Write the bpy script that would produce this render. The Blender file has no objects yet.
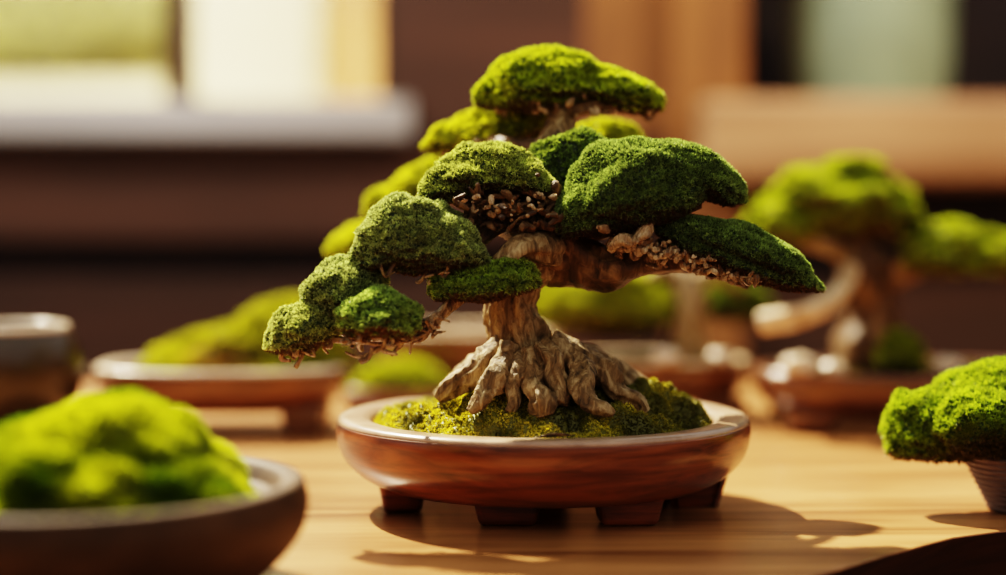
import bpy, bmesh, math, random
import numpy as np
from mathutils import Vector, Matrix

C = bpy.context.scene.collection
F_PX, CX, CY = 1006 * 70 / 36.0, 503.0, 287.5
HORIZON = 176.0
PITCH = math.atan((CY - HORIZON) / F_PX)
TABLE_Z = 0.75
EYE = TABLE_Z + 0.24
CAM = np.array([0.0, 0.0, EYE])


def W(px, py, d):
    """point of the room seen at a pixel of the photograph, at depth d (metres ahead of the camera)"""
    a, b = (px - CX) / F_PX, (CY - py) / F_PX
    ct, st = math.cos(PITCH), math.sin(PITCH)
    v = np.array([a, ct + b * st, -st + b * ct])
    return CAM + v * (d / v[1])


def PX(d):
    return d / F_PX


# ------------------------------------------------------------------ numpy noise
def _h(ix, iy, iz, seed):
    n = (ix * 374761393 + iy * 668265263 + iz * 2147483647 + seed * 1274126177) & 0x7FFFFFFF
    n = (n ^ (n >> 13)) * 1274126177 & 0x7FFFFFFF
    n = (n ^ (n >> 16)) & 0xFFFF
    return n / 32767.5 - 1.0


def vnoise(p, seed=0):
    p = np.asarray(p, float)
    i = np.floor(p).astype(np.int64)
    f = p - i
    f = f * f * (3 - 2 * f)
    out = 0
    for dx in (0, 1):
        for dy in (0, 1):
            for dz in (0, 1):
                w = (f[:, 0] if dx else 1 - f[:, 0]) * (f[:, 1] if dy else 1 - f[:, 1]) * (f[:, 2] if dz else 1 - f[:, 2])
                out = out + w * _h(i[:, 0] + dx, i[:, 1] + dy, i[:, 2] + dz, seed)
    return out


def bubbles(p, seed=0):
    """rounded cell bumps: 1 at cell centres, 0 at their borders"""
    p = np.asarray(p, float)
    i = np.floor(p).astype(np.int64)
    best = np.full(len(p), 9.0)
    for dx in (-1, 0, 1):
        for dy in (-1, 0, 1):
            for dz in (-1, 0, 1):
                c = i + np.array([dx, dy, dz])
                q = np.stack([c[:, k] + 0.5 + 0.42 * _h(c[:, 0], c[:, 1], c[:, 2], seed + 17 * k) for k in range(3)], 1)
                best = np.minimum(best, ((q - p) ** 2).sum(1))
    return np.clip(1 - best / 0.75, 0, 1)


# ------------------------------------------------------------------ materials
def new_mat(name):
    m = bpy.data.materials.new(name)
    m.use_nodes = True
    nt = m.node_tree
    nt.nodes.clear()
    out = nt.nodes.new('ShaderNodeOutputMaterial')
    return m, nt, out


def N(nt, kind, **kw):
    n = nt.nodes.new(kind)
    for k, v in kw.items():
        if k in n.inputs:
            n.inputs[k].default_value = v
        else:
            setattr(n, k, v)
    return n


def rgba(c):
    return (c[0], c[1], c[2], 1.0)


def srgb(r, g, b):
    f = lambda v: (v / 255 / 12.92) if v / 255 <= 0.04045 else ((v / 255 + 0.055) / 1.055) ** 2.4
    return (f(r), f(g), f(b))


def wood(name, c1, c2, scale=(2, 30, 30), rough=0.45, coat=0.0, bump=0.1, noise=3.0, spec=0.5):
    m, nt, out = new_mat(name)
    tc = N(nt, 'ShaderNodeTexCoord')
    mp = N(nt, 'ShaderNodeMapping')
    mp.inputs['Scale'].default_value = scale
    nt.links.new(tc.outputs['Object'], mp.inputs['Vector'])
    n1 = N(nt, 'ShaderNodeTexNoise', Scale=1.0, Detail=8.0, Roughness=0.6, Distortion=0.6)
    nt.links.new(mp.outputs[0], n1.inputs['Vector'])
    n2 = N(nt, 'ShaderNodeTexNoise', Scale=noise, Detail=2.0)
    nt.links.new(tc.outputs['Object'], n2.inputs['Vector'])
    ramp = N(nt, 'ShaderNodeValToRGB')
    ramp.color_ramp.elements[0].position = 0.34
    ramp.color_ramp.elements[1].position = 0.66
    ramp.color_ramp.elements[0].color = rgba(c1)
    ramp.color_ramp.elements[1].color = rgba(c2)
    add = N(nt, 'ShaderNodeMath', operation='MULTIPLY_ADD')
    add.inputs[1].default_value = 0.35
    nt.links.new(n2.outputs['Fac'], add.inputs[0])
    sub = N(nt, 'ShaderNodeMath', operation='SUBTRACT')
    sub.inputs[1].default_value = 0.175
    nt.links.new(n1.outputs['Fac'], sub.inputs[0])
    nt.links.new(sub.outputs[0], add.inputs[2])
    nt.links.new(add.outputs[0], ramp.inputs['Fac'])
    b = N(nt, 'ShaderNodeBsdfPrincipled', Roughness=rough)
    b.inputs['Coat Weight'].default_value = coat
    b.inputs['Coat Roughness'].default_value = 0.15
    b.inputs['Specular IOR Level'].default_value = spec
    nt.links.new(ramp.outputs[0], b.inputs['Base Color'])
    bp = N(nt, 'ShaderNodeBump', Strength=bump, Distance=0.002)
    nt.links.new(n1.outputs['Fac'], bp.inputs['Height'])
    nt.links.new(bp.outputs[0], b.inputs['Normal'])
    nt.links.new(b.outputs[0], out.inputs[0])
    return m


def plain(name, c, rough=0.5, var=0.25, scale=20.0, coat=0.0, bump=0.1, spec=0.5):
    m, nt, out = new_mat(name)
    tc = N(nt, 'ShaderNodeTexCoord')
    n1 = N(nt, 'ShaderNodeTexNoise', Scale=scale, Detail=5.0)
    nt.links.new(tc.outputs['Object'], n1.inputs['Vector'])
    ramp = N(nt, 'ShaderNodeValToRGB')
    ramp.color_ramp.elements[0].position = 0.3
    ramp.color_ramp.elements[1].position = 0.7
    ramp.color_ramp.elements[0].color = rgba([v * (1 - var) for v in c])
    ramp.color_ramp.elements[1].color = rgba([min(1, v * (1 + var)) for v in c])
    nt.links.new(n1.outputs['Fac'], ramp.inputs['Fac'])
    b = N(nt, 'ShaderNodeBsdfPrincipled', Roughness=rough)
    b.inputs['Coat Weight'].default_value = coat
    b.inputs['Coat Roughness'].default_value = 0.08
    b.inputs['Specular IOR Level'].default_value = spec
    nt.links.new(ramp.outputs[0], b.inputs['Base Color'])
    bp = N(nt, 'ShaderNodeBump', Strength=bump, Distance=0.001)
    nt.links.new(n1.outputs['Fac'], bp.inputs['Height'])
    nt.links.new(bp.outputs[0], b.inputs['Normal'])
    nt.links.new(b.outputs[0], out.inputs[0])
    return m


def moss_mat(name, trans=0.45, boost=(1.25, 1.2, 0.45)):
    m, nt, out = new_mat(name)
    at = N(nt, 'ShaderNodeAttribute', attribute_name='Col')
    d = N(nt, 'ShaderNodeBsdfDiffuse')
    t = N(nt, 'ShaderNodeBsdfTranslucent')
    mul = N(nt, 'ShaderNodeMixRGB', blend_type='MULTIPLY')
    mul.inputs['Fac'].default_value = 1.0
    mul.inputs['Color2'].default_value = rgba(boost)
    nt.links.new(at.outputs['Color'], mul.inputs['Color1'])
    nt.links.new(at.outputs['Color'], d.inputs['Color'])
    nt.links.new(mul.outputs[0], t.inputs['Color'])
    mx = N(nt, 'ShaderNodeMixShader', Fac=trans)
    nt.links.new(d.outputs[0], mx.inputs[1])
    nt.links.new(t.outputs[0], mx.inputs[2])
    g = N(nt, 'ShaderNodeBsdfGlossy', Roughness=0.45)
    g.inputs['Color'].default_value = (0.9, 0.95, 0.8, 1)
    mx2 = N(nt, 'ShaderNodeMixShader', Fac=0.035)
    nt.links.new(mx.outputs[0], mx2.inputs[1])
    nt.links.new(g.outputs[0], mx2.inputs[2])
    nt.links.new(mx2.outputs[0], out.inputs[0])
    return m


def bark_mat(name, c1, c2, c3, rough=0.6, scale=60.0, spec=0.4):
    m, nt, out = new_mat(name)
    tc = N(nt, 'ShaderNodeTexCoord')
    mp = N(nt, 'ShaderNodeMapping')
    mp.inputs['Scale'].default_value = (1.6, 1.6, 0.45)
    nt.links.new(tc.outputs['Object'], mp.inputs['Vector'])
    n1 = N(nt, 'ShaderNodeTexNoise', Scale=scale, Detail=9.0, Roughness=0.65, Distortion=0.8)
    nt.links.new(mp.outputs[0], n1.inputs['Vector'])
    ramp = N(nt, 'ShaderNodeValToRGB')
    e = ramp.color_ramp.elements
    e[0].position, e[1].position = 0.32, 0.7
    e[0].color, e[1].color = rgba(c1), rgba(c3)
    k = e.new(0.5)
    k.color = rgba(c2)
    nt.links.new(n1.outputs['Fac'], ramp.inputs['Fac'])
    b = N(nt, 'ShaderNodeBsdfPrincipled', Roughness=rough)
    b.inputs['Specular IOR Level'].default_value = spec
    nt.links.new(ramp.outputs[0], b.inputs['Base Color'])
    bp = N(nt, 'ShaderNodeBump', Strength=1.0, Distance=0.004)
    nt.links.new(n1.outputs['Fac'], bp.inputs['Height'])
    nt.links.new(bp.outputs[0], b.inputs['Normal'])
    nt.links.new(b.outputs[0], out.inputs[0])
    return m


def glass_mat(name, tint, gloss=0.08):
    m, nt, out = new_mat(name)
    t = N(nt, 'ShaderNodeBsdfTransparent')
    t.inputs['Color'].default_value = rgba(tint)
    g = N(nt, 'ShaderNodeBsdfGlossy', Roughness=0.02)
    mx = N(nt, 'ShaderNodeMixShader', Fac=gloss)
    nt.links.new(t.outputs[0], mx.inputs[1])
    nt.links.new(g.outputs[0], mx.inputs[2])
    nt.links.new(mx.outputs[0], out.inputs[0])
    return m


M = {}
M['table'] = wood('table_wood', srgb(114, 72, 40), srgb(188, 134, 84), (3, 34, 34), rough=0.3, bump=0.12)
M['table_edge_shaded'] = wood('shaded_edge_wood', srgb(62, 38, 22), srgb(100, 64, 38), (3, 34, 34), rough=0.6)  # darker copy of the tabletop wood, side-face shade put into its colour
M['pot'] = wood('red_brown_pot', srgb(60, 30, 17), srgb(146, 80, 42), (14, 14, 110), rough=0.3, coat=0.35, bump=0.03, noise=9)
M['rim'] = wood('pot_rim', srgb(142, 112, 90), srgb(186, 156, 130), (30, 30, 60), rough=0.3, coat=0.4, bump=0.04)
M['dark_pot'] = wood('dark_brown_pot', srgb(76, 46, 26), srgb(128, 80, 46), (12, 12, 80), rough=0.28, coat=0.5, bump=0.03)
M['bowl'] = wood('stoneware_bowl', srgb(52, 36, 22), srgb(82, 60, 38), (14, 14, 30), rough=0.62, coat=0.0, bump=0.05, spec=0.25)
M['cup'] = plain('olive_glaze', srgb(54, 42, 22), rough=0.3, coat=0.25, scale=14)
M['ridged'] = plain('grey_ridged_clay', srgb(104, 88, 82), rough=0.65, scale=50)
M['bark'] = bark_mat('bark', srgb(58, 42, 22), srgb(144, 116, 74), srgb(216, 192, 144), scale=95.0)
M['bark_dark'] = bark_mat('dark_bark', srgb(40, 26, 12), srgb(96, 68, 36), srgb(160, 124, 76), rough=0.4)
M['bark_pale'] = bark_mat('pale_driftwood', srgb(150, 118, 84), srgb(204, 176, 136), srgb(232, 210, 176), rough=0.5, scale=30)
M['twig'] = bark_mat('glossy_twig', srgb(66, 44, 22), srgb(138, 104, 60), srgb(222, 190, 136), rough=0.2, scale=120, spec=0.9)
M['moss'] = moss_mat('foliage_moss', 0.42)
M['lit_bark'] = bark_mat('glossy_lit_stub', srgb(120, 88, 52), srgb(196, 164, 116), srgb(236, 214, 174), rough=0.16, scale=160, spec=0.9)  # paler bark that paints lit sparkle onto shaded stubs and a branch
M['moss_fine'] = moss_mat('fine_foliage_moss', 0.48, (1.2, 1.15, 0.7))
M['moss_thick'] = moss_mat('ground_moss', 0.3)
M['stone'] = plain('pale_pebble', srgb(196, 176, 150), rough=0.3, coat=0.5)
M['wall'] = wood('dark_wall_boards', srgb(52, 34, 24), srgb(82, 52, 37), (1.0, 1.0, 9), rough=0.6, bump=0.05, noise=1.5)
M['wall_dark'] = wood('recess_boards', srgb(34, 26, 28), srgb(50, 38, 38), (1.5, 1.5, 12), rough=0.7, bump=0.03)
M['post'] = wood('orange_post_wood', srgb(122, 80, 44), srgb(168, 114, 64), (9, 9, 1), rough=0.55, bump=0.04)
M['ledge'] = wood('pale_ledge_wood', srgb(150, 108, 74), srgb(204, 160, 118), (1.2, 8, 16), rough=0.5, bump=0.04)
M['sill'] = wood('grey_sill_paint', srgb(136, 130, 124), srgb(166, 156, 148), (1, 6, 12), rough=0.45, bump=0.02)
M['frame'] = wood('window_frame_wood', srgb(58, 40, 24), srgb(84, 60, 38), (8, 8, 1), rough=0.5)
M['floor'] = wood('floor_boards', srgb(44, 28, 20), srgb(70, 46, 32), (1, 8, 8), rough=0.5)
M['glass'] = glass_mat('window_glass', (0.97, 0.98, 0.95), 0.06)
M['jar'] = plain('celadon_glaze', srgb(138, 158, 134), rough=0.4, var=0.3, scale=5, coat=0.25)
M['garden_wall'] = plain('cream_garden_wall', srgb(240, 226, 188), rough=0.9, var=0.12, scale=2.0)
M['garden_post'] = wood('tan_garden_post', srgb(176, 124, 70), srgb(206, 156, 98), (6, 6, 1), rough=0.8)
M['gravel'] = plain('garden_ground', srgb(170, 160, 120), rough=0.9)


# ------------------------------------------------------------------ object helpers
def tag(o, label=None, cat=None, group=None, kind=None):
    if label: o['label'] = label
    if cat: o['category'] = cat
    if group: o['group'] = group
    if kind: o['kind'] = kind
    return o


def thing(name, loc, label, cat, group=None):
    o = bpy.data.objects.new(name, None)
    o.empty_display_size = 0.05
    C.objects.link(o)
    o.location = loc
    bpy.context.view_layer.update()
    return tag(o, label, cat, group)


def link(name, me, parent=None):
    o = bpy.data.objects.new(name, me)
    C.objects.link(o)
    if parent is not None:
        o.parent = parent
        if parent.type == 'EMPTY':
            o.matrix_parent_inverse = Matrix.Translation(-parent.location)
    return o


def mesh_obj(name, V, Fc, mat, parent=None, smooth=True, col=None):
    me = bpy.data.meshes.new(name)
    V = np.asarray(V, np.float32)
    if isinstance(Fc, np.ndarray):
        k = Fc.shape[1]
        me.vertices.add(len(V))
        me.vertices.foreach_set('co', V.ravel())
        me.loops.add(Fc.size)
        me.loops.foreach_set('vertex_index', Fc.astype(np.int32).ravel())
        me.polygons.add(len(Fc))
        me.polygons.foreach_set('loop_start', np.arange(0, Fc.size, k, dtype=np.int32))
        me.polygons.foreach_set('use_smooth', np.full(len(Fc), bool(smooth)))
        me.update(calc_edges=True)
    else:
        me.from_pydata([tuple(map(float, v)) for v in V], [], Fc)
        me.polygons.foreach_set('use_smooth', np.full(len(me.polygons), bool(smooth)))
    if col is not None:
        a = me.color_attributes.new('Col', 'FLOAT_COLOR', 'POINT')
        c4 = np.ones((len(V), 4), np.float32)
        c4[:, :3] = col
        a.data.foreach_set('color', c4.ravel())
    me.materials.append(mat)
    me.validate()
    return link(name, me, parent)


class MB:
    def __init__(s):
        s.v, s.f, s.n = [], [], 0

    def add(s, V, Fc):
        V = np.asarray(V, float)
        s.v.append(V)
        s.f += [tuple(int(i) + s.n for i in f) for f in Fc]
        s.n += len(V)

    def build(s, name, mat, parent=None, smooth=True):
        return mesh_obj(name, np.concatenate(s.v), s.f, mat, parent, smooth)


def bevel_box(name, lo, hi, mat, parent=None, bev=0.004, seg=3):
    bm = bmesh.new()
    bmesh.ops.create_cube(bm, size=1.0)
    lo, hi = np.array(lo, float), np.array(hi, float)
    for v in bm.verts:
        v.co = Vector((lo + hi) / 2) + Vector([v.co[i] * (hi - lo)[i] for i in range(3)])
    if bev > 0:
        bmesh.ops.bevel(bm, geom=list(bm.edges), offset=bev, segments=seg, profile=0.5, affect='EDGES')
    me = bpy.data.meshes.new(name)
    bm.to_mesh(me)
    bm.free()
    me.materials.append(mat)
    return link(name, me, parent)


def catmull(P, n):
    P = np.asarray(P, float)
    k = len(P)
    t = np.linspace(0, k - 1, n)
    i = np.clip(np.floor(t).astype(int), 0, k - 2)
    u = (t - i)[:, None]
    g = lambda j: P[np.clip(j, 0, k - 1)]
    p0, p1, p2, p3 = g(i - 1), g(i), g(i + 1), g(i + 2)
    return 0.5 * (2 * p1 + (p2 - p0) * u + (2 * p0 - 5 * p1 + 4 * p2 - p3) * u ** 2 + (3 * p1 - p0 - 3 * p2 + p3) * u ** 3)


def tube(pts, radii, seg=20, n=40, rough=0.0, ridge=0.0, seed=0, knob=0.0, freq=60.0, flat=1.0):
    P = catmull(pts, n)
    R = catmull(np.asarray(radii, float)[:, None], n)[:, 0]
    R = np.maximum(R, 2e-4)
    T = np.gradient(P, axis=0)
    T /= np.linalg.norm(T, axis=1)[:, None]
    u = np.cross(T[0], [0.3, 1.0, 0.2])
    u /= np.linalg.norm(u)
    V = []
    ang = np.linspace(0, 2 * math.pi, seg, endpoint=False)
    s = np.concatenate([[0], np.cumsum(np.linalg.norm(np.diff(P, axis=0), axis=1))])
    for i in range(n):
        u = u - T[i] * np.dot(u, T[i])
        u /= np.linalg.norm(u)
        v = np.cross(T[i], u)
        ring = np.outer(np.cos(ang), u) + np.outer(np.sin(ang), v) * flat
        q = np.stack([np.cos(ang) * 1.7, np.sin(ang) * 1.7, np.full(seg, s[i] * freq * 0.25)], 1)
        rr = R[i] * (1 + ridge * vnoise(q * 1.8, seed + 5) + knob * vnoise(q * [0.6, 0.6, 1.6], seed + 9))
        ring = P[i] + ring * rr[:, None]
        if rough > 0:
            ring = ring + (ring - P[i]) * (rough * vnoise(ring * freq * 5, seed + 3))[:, None]
        V.append(ring)
    V = np.concatenate(V)
    Fc = []
    for i in range(n - 1):
        for j in range(seg):
            a, b = i * seg + j, i * seg + (j + 1) % seg
            Fc.append((a, b, b + seg, a + seg))
    V = np.concatenate([V, [P[0], P[-1]]])
    c0, c1 = len(V) - 2, len(V) - 1
    for j in range(seg):
        Fc.append((c0, (j + 1) % seg, j))
        Fc.append((c1, (n - 1) * seg + j, (n - 1) * seg + (j + 1) % seg))
    return V, Fc


def lathe(prof, seg=96, sx=1.0, sy=1.0, center=(0, 0, 0), power=None):
    """profile of (radius, z) from the underside centre, up the outside, to the inside centre"""
    V, Fc = [], []
    ang = np.linspace(0, 2 * math.pi, seg, endpoint=False)
    ca, sa = np.cos(ang), np.sin(ang)
    if power:
        k = (np.abs(ca) ** power + np.abs(sa) ** power) ** (-1.0 / power)
        ca, sa = ca * k, sa * k
    for r, z in prof:
        V.append(np.stack([center[0] + r * sx * ca, center[1] + r * sy * sa, np.full(seg, center[2] + z)], 1))
    n = len(prof)
    for i in range(n - 1):
        for j in range(seg):
            k = (j + 1) % seg
            Fc.append((i * seg + j, i * seg + k, (i + 1) * seg + k, (i + 1) * seg + j))
    V = np.concatenate(V)
    Fc.append(tuple(range(seg))[::-1])
    Fc.append(tuple((n - 1) * seg + j for j in range(seg)))
    return V, Fc


def smooth_prof(P, n):
    return [tuple(p) for p in catmull(P, n)]


# ------------------------------------------------------------------ moss
def ico(sub):
    bm = bmesh.new()
    bmesh.ops.create_icosphere(bm, subdivisions=sub, radius=1.0)
    bm.verts.ensure_lookup_table()
    V = np.array([v.co[:] for v in bm.verts])
    Fc = np.array([[v.index for v in f.verts] for f in bm.faces])
    bm.free()
    return V, Fc


ICO = {k: ico(k) for k in (4, 5, 6)}


def tri_normals(V, Fc):
    n = np.cross(V[Fc[:, 1]] - V[Fc[:, 0]], V[Fc[:, 2]] - V[Fc[:, 0]])
    a = np.linalg.norm(n, axis=1)
    return n / np.maximum(a, 1e-12)[:, None], a / 2


def blob(c, rx, ry, rz, tilt=0.0, pitch=0.0, seed=0, lump=0.12, flat=0.35, sub=5, bub=0.0, bubf=120.0, asym=0.0, freq=2.2, pw=1.0):
    V, Fc = ICO[sub]
    p = V.copy()
    r = 1 + lump * vnoise(p * freq, seed) + 0.5 * lump * vnoise(p * freq * 2.3, seed + 1)
    p = p * r[:, None]
    z = p[:, 2]
    p[:, 2] = np.where(z < 0, z * flat, np.sign(z) * np.abs(z) ** pw)
    p[:, 2] = p[:, 2] * (1 - asym * p[:, 0])
    p = p * [rx, ry, rz]
    if bub:
        b = bubbles(p * bubf + seed * 3.1, seed)
        nn = V / np.array([rx, ry, rz])
        nn /= np.linalg.norm(nn, axis=1)[:, None]
        p = p + nn * (bub * (b - 0.4))[:, None]
    ct, st = math.cos(tilt), math.sin(tilt)
    p = p @ np.array([[ct, 0, -st], [0, 1, 0], [st, 0, ct]])    # tilt > 0 drops the right-hand end
    cp, sp = math.cos(pitch), math.sin(pitch)
    p = p @ np.array([[1, 0, 0], [0, cp, sp], [0, -sp, cp]])
    return p + np.asarray(c), Fc


def sample(V, Fc, n, rng):
    nr, a = tri_normals(V, Fc)
    i = rng.choice(len(Fc), n, p=a / a.sum())
    u = np.sqrt(rng.random(n))[:, None]
    v = rng.random(n)[:, None]
    P = V[Fc[i, 0]] * (1 - u) + V[Fc[i, 1]] * u * (1 - v) + V[Fc[i, 2]] * u * v
    return P, nr[i]


def tufts(P, Nr, L, w, nb, spread, rng, up=0.25):
    n = len(P)
    Pn, NN = np.repeat(P, nb, 0), np.repeat(Nr, nb, 0)
    d = NN + spread * rng.normal(size=(n * nb, 3)) + [0, 0, up]
    d /= np.linalg.norm(d, axis=1)[:, None]
    side = np.cross(d, rng.normal(size=d.shape))
    side /= np.linalg.norm(side, axis=1)[:, None]
    l = (L * rng.uniform(0.6, 1.25, n * nb))[:, None]
    base = Pn - d * l * 0.25 + rng.normal(size=d.shape) * w * 0.35
    mid = base + d * l * 0.55
    A, B = mid - side * w / 2, mid + side * w / 2
    T = base + d * l * 1.1
    V = np.stack([base, B, T, A], 1).reshape(-1, 3)
    Fc = np.arange(n * nb * 4).reshape(-1, 4)
    return V, Fc


def moss_part(name, blobs, parent, base, tip, under, dens, L, w, nb=5, spread=0.7, seed=1, mat=None, jitter=0.3, lo=-0.35, patch=None, up=0.25):
    """one cushion: lumpy core plus fine tufts, in a single mesh; dens = tufts per mm2"""
    rng = np.random.default_rng(seed)
    base, tip, under = map(np.array, (base, tip, under))
    Vs, Fs, Cs, off = [], [], [], 0
    for V, Fc in blobs:
        nv = np.zeros_like(V)
        fn, ar = tri_normals(V, Fc)
        for k in range(3):
            np.add.at(nv, Fc[:, k], fn * ar[:, None])
        nv /= np.maximum(np.linalg.norm(nv, axis=1), 1e-12)[:, None]
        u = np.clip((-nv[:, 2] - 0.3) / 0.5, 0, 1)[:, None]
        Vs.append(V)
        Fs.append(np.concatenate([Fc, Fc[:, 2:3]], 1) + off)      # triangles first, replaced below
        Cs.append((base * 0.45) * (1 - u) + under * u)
        off += len(V)
        n = int(ar.sum() * 1e6 * dens)
        P, Nr = sample(V, Fc, n, rng)
        keep = Nr[:, 2] > lo + 0.25 * rng.normal(size=n)
        P, Nr = P[keep], Nr[keep]
        T, TF = tufts(P, Nr, L, w, nb, spread, rng, up)
        g = (1 + jitter * rng.normal(size=len(P))).clip(0.45, 1.8)
        g *= 1 + 0.3 * vnoise(P * 160, seed)
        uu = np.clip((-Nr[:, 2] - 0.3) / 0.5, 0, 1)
        b4 = base[None] * g[:, None]
        t4 = tip[None] * g[:, None]
        if patch is not None:
            pc, pm = patch(P)
            b4 = b4 * (1 - pm[:, None]) + np.array(pc) * 0.6 * pm[:, None]
            t4 = t4 * (1 - pm[:, None]) + np.array(pc) * 1.3 * pm[:, None]
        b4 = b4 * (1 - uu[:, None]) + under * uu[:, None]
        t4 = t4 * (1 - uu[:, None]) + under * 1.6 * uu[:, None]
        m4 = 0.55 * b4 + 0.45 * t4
        col = np.stack([b4 * 0.6, m4, t4, m4], 1)  # tuft bases darkened: shade of the gaps put into the colour
        col = np.repeat(col, nb, 0).reshape(-1, 3)
        Vs.append(T)
        Fs.append(TF + off)
        Cs.append(col)
        off += len(T)
    V, Cc = np.concatenate(Vs), np.concatenate(Cs)
    tri, quad = [], []
    for k, f in enumerate(Fs):
        (tri if k % 2 == 0 else quad).append(f)
    tri = np.concatenate(tri)[:, :3]
    quad = np.concatenate(quad)
    tris = np.concatenate([tri, quad[:, [0, 1, 2]], quad[:, [0, 2, 3]]])
    return mesh_obj(name, V, tris, mat or M['moss'], parent, True, Cc)


# ------------------------------------------------------------------ pots
def foot_mesh(c, ang, wt, dt, h, taper=0.78):
    """a small block foot, wider at its top, turned to face outwards"""
    bm = bmesh.new()
    bmesh.ops.create_cube(bm, size=1.0)
    for v in bm.verts:
        k = 1.0 if v.co.z > 0 else taper
        x, y, z = v.co.x * wt * k, v.co.y * dt * k, (v.co.z + 0.5) * h
        v.co = (c[0] + x * math.cos(ang) - y * math.sin(ang), c[1] + x * math.sin(ang) + y * math.cos(ang), c[2] + z)
    bmesh.ops.bevel(bm, geom=list(bm.edges), offset=min(wt, dt) * 0.12, segments=3, profile=0.5, affect='EDGES', clamp_overlap=True)
    for v in bm.verts:
        v.co.z = min(max(v.co.z, c[2]), c[2] + h)
    me = bpy.data.meshes.new('foot')
    bm.to_mesh(me)
    bm.free()
    return me


def add_foot(parent, mat, c, ang, wt, dt, h, taper=0.78):
    me = foot_mesh(c, ang, wt, dt, h, taper)
    me.materials.append(mat)
    return link('foot', me, parent)


def shallow_pot(parent, cx, cy, z0, r, h, foot_h, mat, rim_mat, sx=1.0, sy=1.0, power=None, inner=0.84, feet=None, fw=0.045, pot_name='pot', seg=112):
    body = [(0.01, foot_h), (r * 0.70, foot_h), (r * 0.80, foot_h + 0.0015), (r * 0.885, foot_h + (h - foot_h) * 0.16),
            (r * 0.955, foot_h + (h - foot_h) * 0.36), (r * 0.99, foot_h + (h - foot_h) * 0.58), (r * 1.0, foot_h + (h - foot_h) * 0.78),
            (r * 0.995, h - 0.004)]
    prof = smooth_prof(body, 40)
    prof = prof + [(r * inner * 0.99, h - 0.004), (r * inner * 0.97, h - 0.014), (0.01, h - 0.016)]
    V, Fc = lathe(prof, seg, sx, sy, (cx, cy, z0), power)
    pot = mesh_obj(pot_name, V, Fc, mat, parent)
    rp = [(r * inner, h - 0.012), (r * 0.993, h - 0.0045), (r * 0.99, h - 0.002), (r * 0.975, h - 0.0004), (r * 0.955, h),
          (r * (inner + 0.05), h), (r * (inner + 0.02), h - 0.001), (r * inner, h - 0.004), (r * (inner - 0.005), h - 0.012)]
    ang = []
    V, Fc = lathe(rp, seg, sx, sy, (cx, cy, z0), power)
    Fc = Fc[:-2]
    n = len(rp)
    for j in range(seg):
        k = (j + 1) % seg
        Fc.append(((n - 1) * seg + j, (n - 1) * seg + k, k, j))
    rim = mesh_obj('rim', V, Fc, rim_mat, pot)
    for (fx, fy, a) in (feet or []):
        add_foot(pot, mat, (cx + fx, cy + fy, z0), a, fw, fw * 0.7, foot_h + 0.006)
    return pot


# ================================================================== THE SETTING
WD = 3.0                    # depth of the back wall's face
def X(px, d=WD): return W(px, 200, d)[0]
def Z(py, d=WD): return W(500, py, d)[2]

FLOOR0 = bevel_box('floor', (-3.2, -1.2, -0.06), (3.2, WD + 0.2, 0.0), M['floor'], None, 0)
tag(FLOOR0, kind='structure')
sill_z0, sill_z1 = Z(139, 2.95), Z(99)
win_x1 = X(390)
post_x0, post_x1 = X(585), X(742)
ledge_d = 2.86
led_z0, led_z1 = Z(186, ledge_d), Z(97, ledge_d)
WALL_TOP = EYE + 0.62
rec_z0, rec_z1 = Z(277), Z(240)
tag(bevel_box('wall_back', (-3.2, WD, 0), (3.2, WD + 0.12, rec_z0), M['wall'], None, 0.0), kind='structure')
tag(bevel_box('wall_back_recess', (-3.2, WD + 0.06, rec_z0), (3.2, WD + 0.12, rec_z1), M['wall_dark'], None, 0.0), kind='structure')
tag(bevel_box('wall_back_panel', (-3.2, WD, rec_z1), (X(742), WD + 0.12, sill_z0 + 0.005), M['wall'], None, 0.0), kind='structure')
tag(bevel_box('wall_back_center', (win_x1, WD, sill_z0), (post_x0, WD + 0.12, WALL_TOP), M['wall'], None, 0.0), kind='structure')
tag(bevel_box('wall_left', (-3.32, -1.2, 0), (-3.2, WD + 0.12, 1.1), M['wall'], None, 0), kind='structure')
tag(bevel_box('wall_right', (3.2, -1.2, 0), (3.32, WD + 0.12, WALL_TOP), M['wall'], None, 0), kind='structure')
tag(bevel_box('wall_front', (-3.2, -1.32, 0), (3.2, -1.2, WALL_TOP), M['wall'], None, 0), kind='structure')
# sill
sx1 = X(410, WD - 0.05)
prof_ = [(WD + 0.10, sill_z1), (WD - 0.005, sill_z1), (WD - 0.02, sill_z1 - 0.004), (WD - 0.048, sill_z0 + 0.014), (WD - 0.05, sill_z0 + 0.007), (WD - 0.046, sill_z0), (WD + 0.10, sill_z0)]
V = [(-3.2, y, z) for y, z in prof_] + [(sx1, y, z) for y, z in prof_]
n = len(prof_)
Fc = [(i, (i + 1) % n, n + (i + 1) % n, n + i) for i in range(n)] + [tuple(range(n))[::-1], tuple(range(n, 2 * n))]
tag(mesh_obj('trim_1', V, Fc, M['sill'], None, False), kind='structure')
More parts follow.
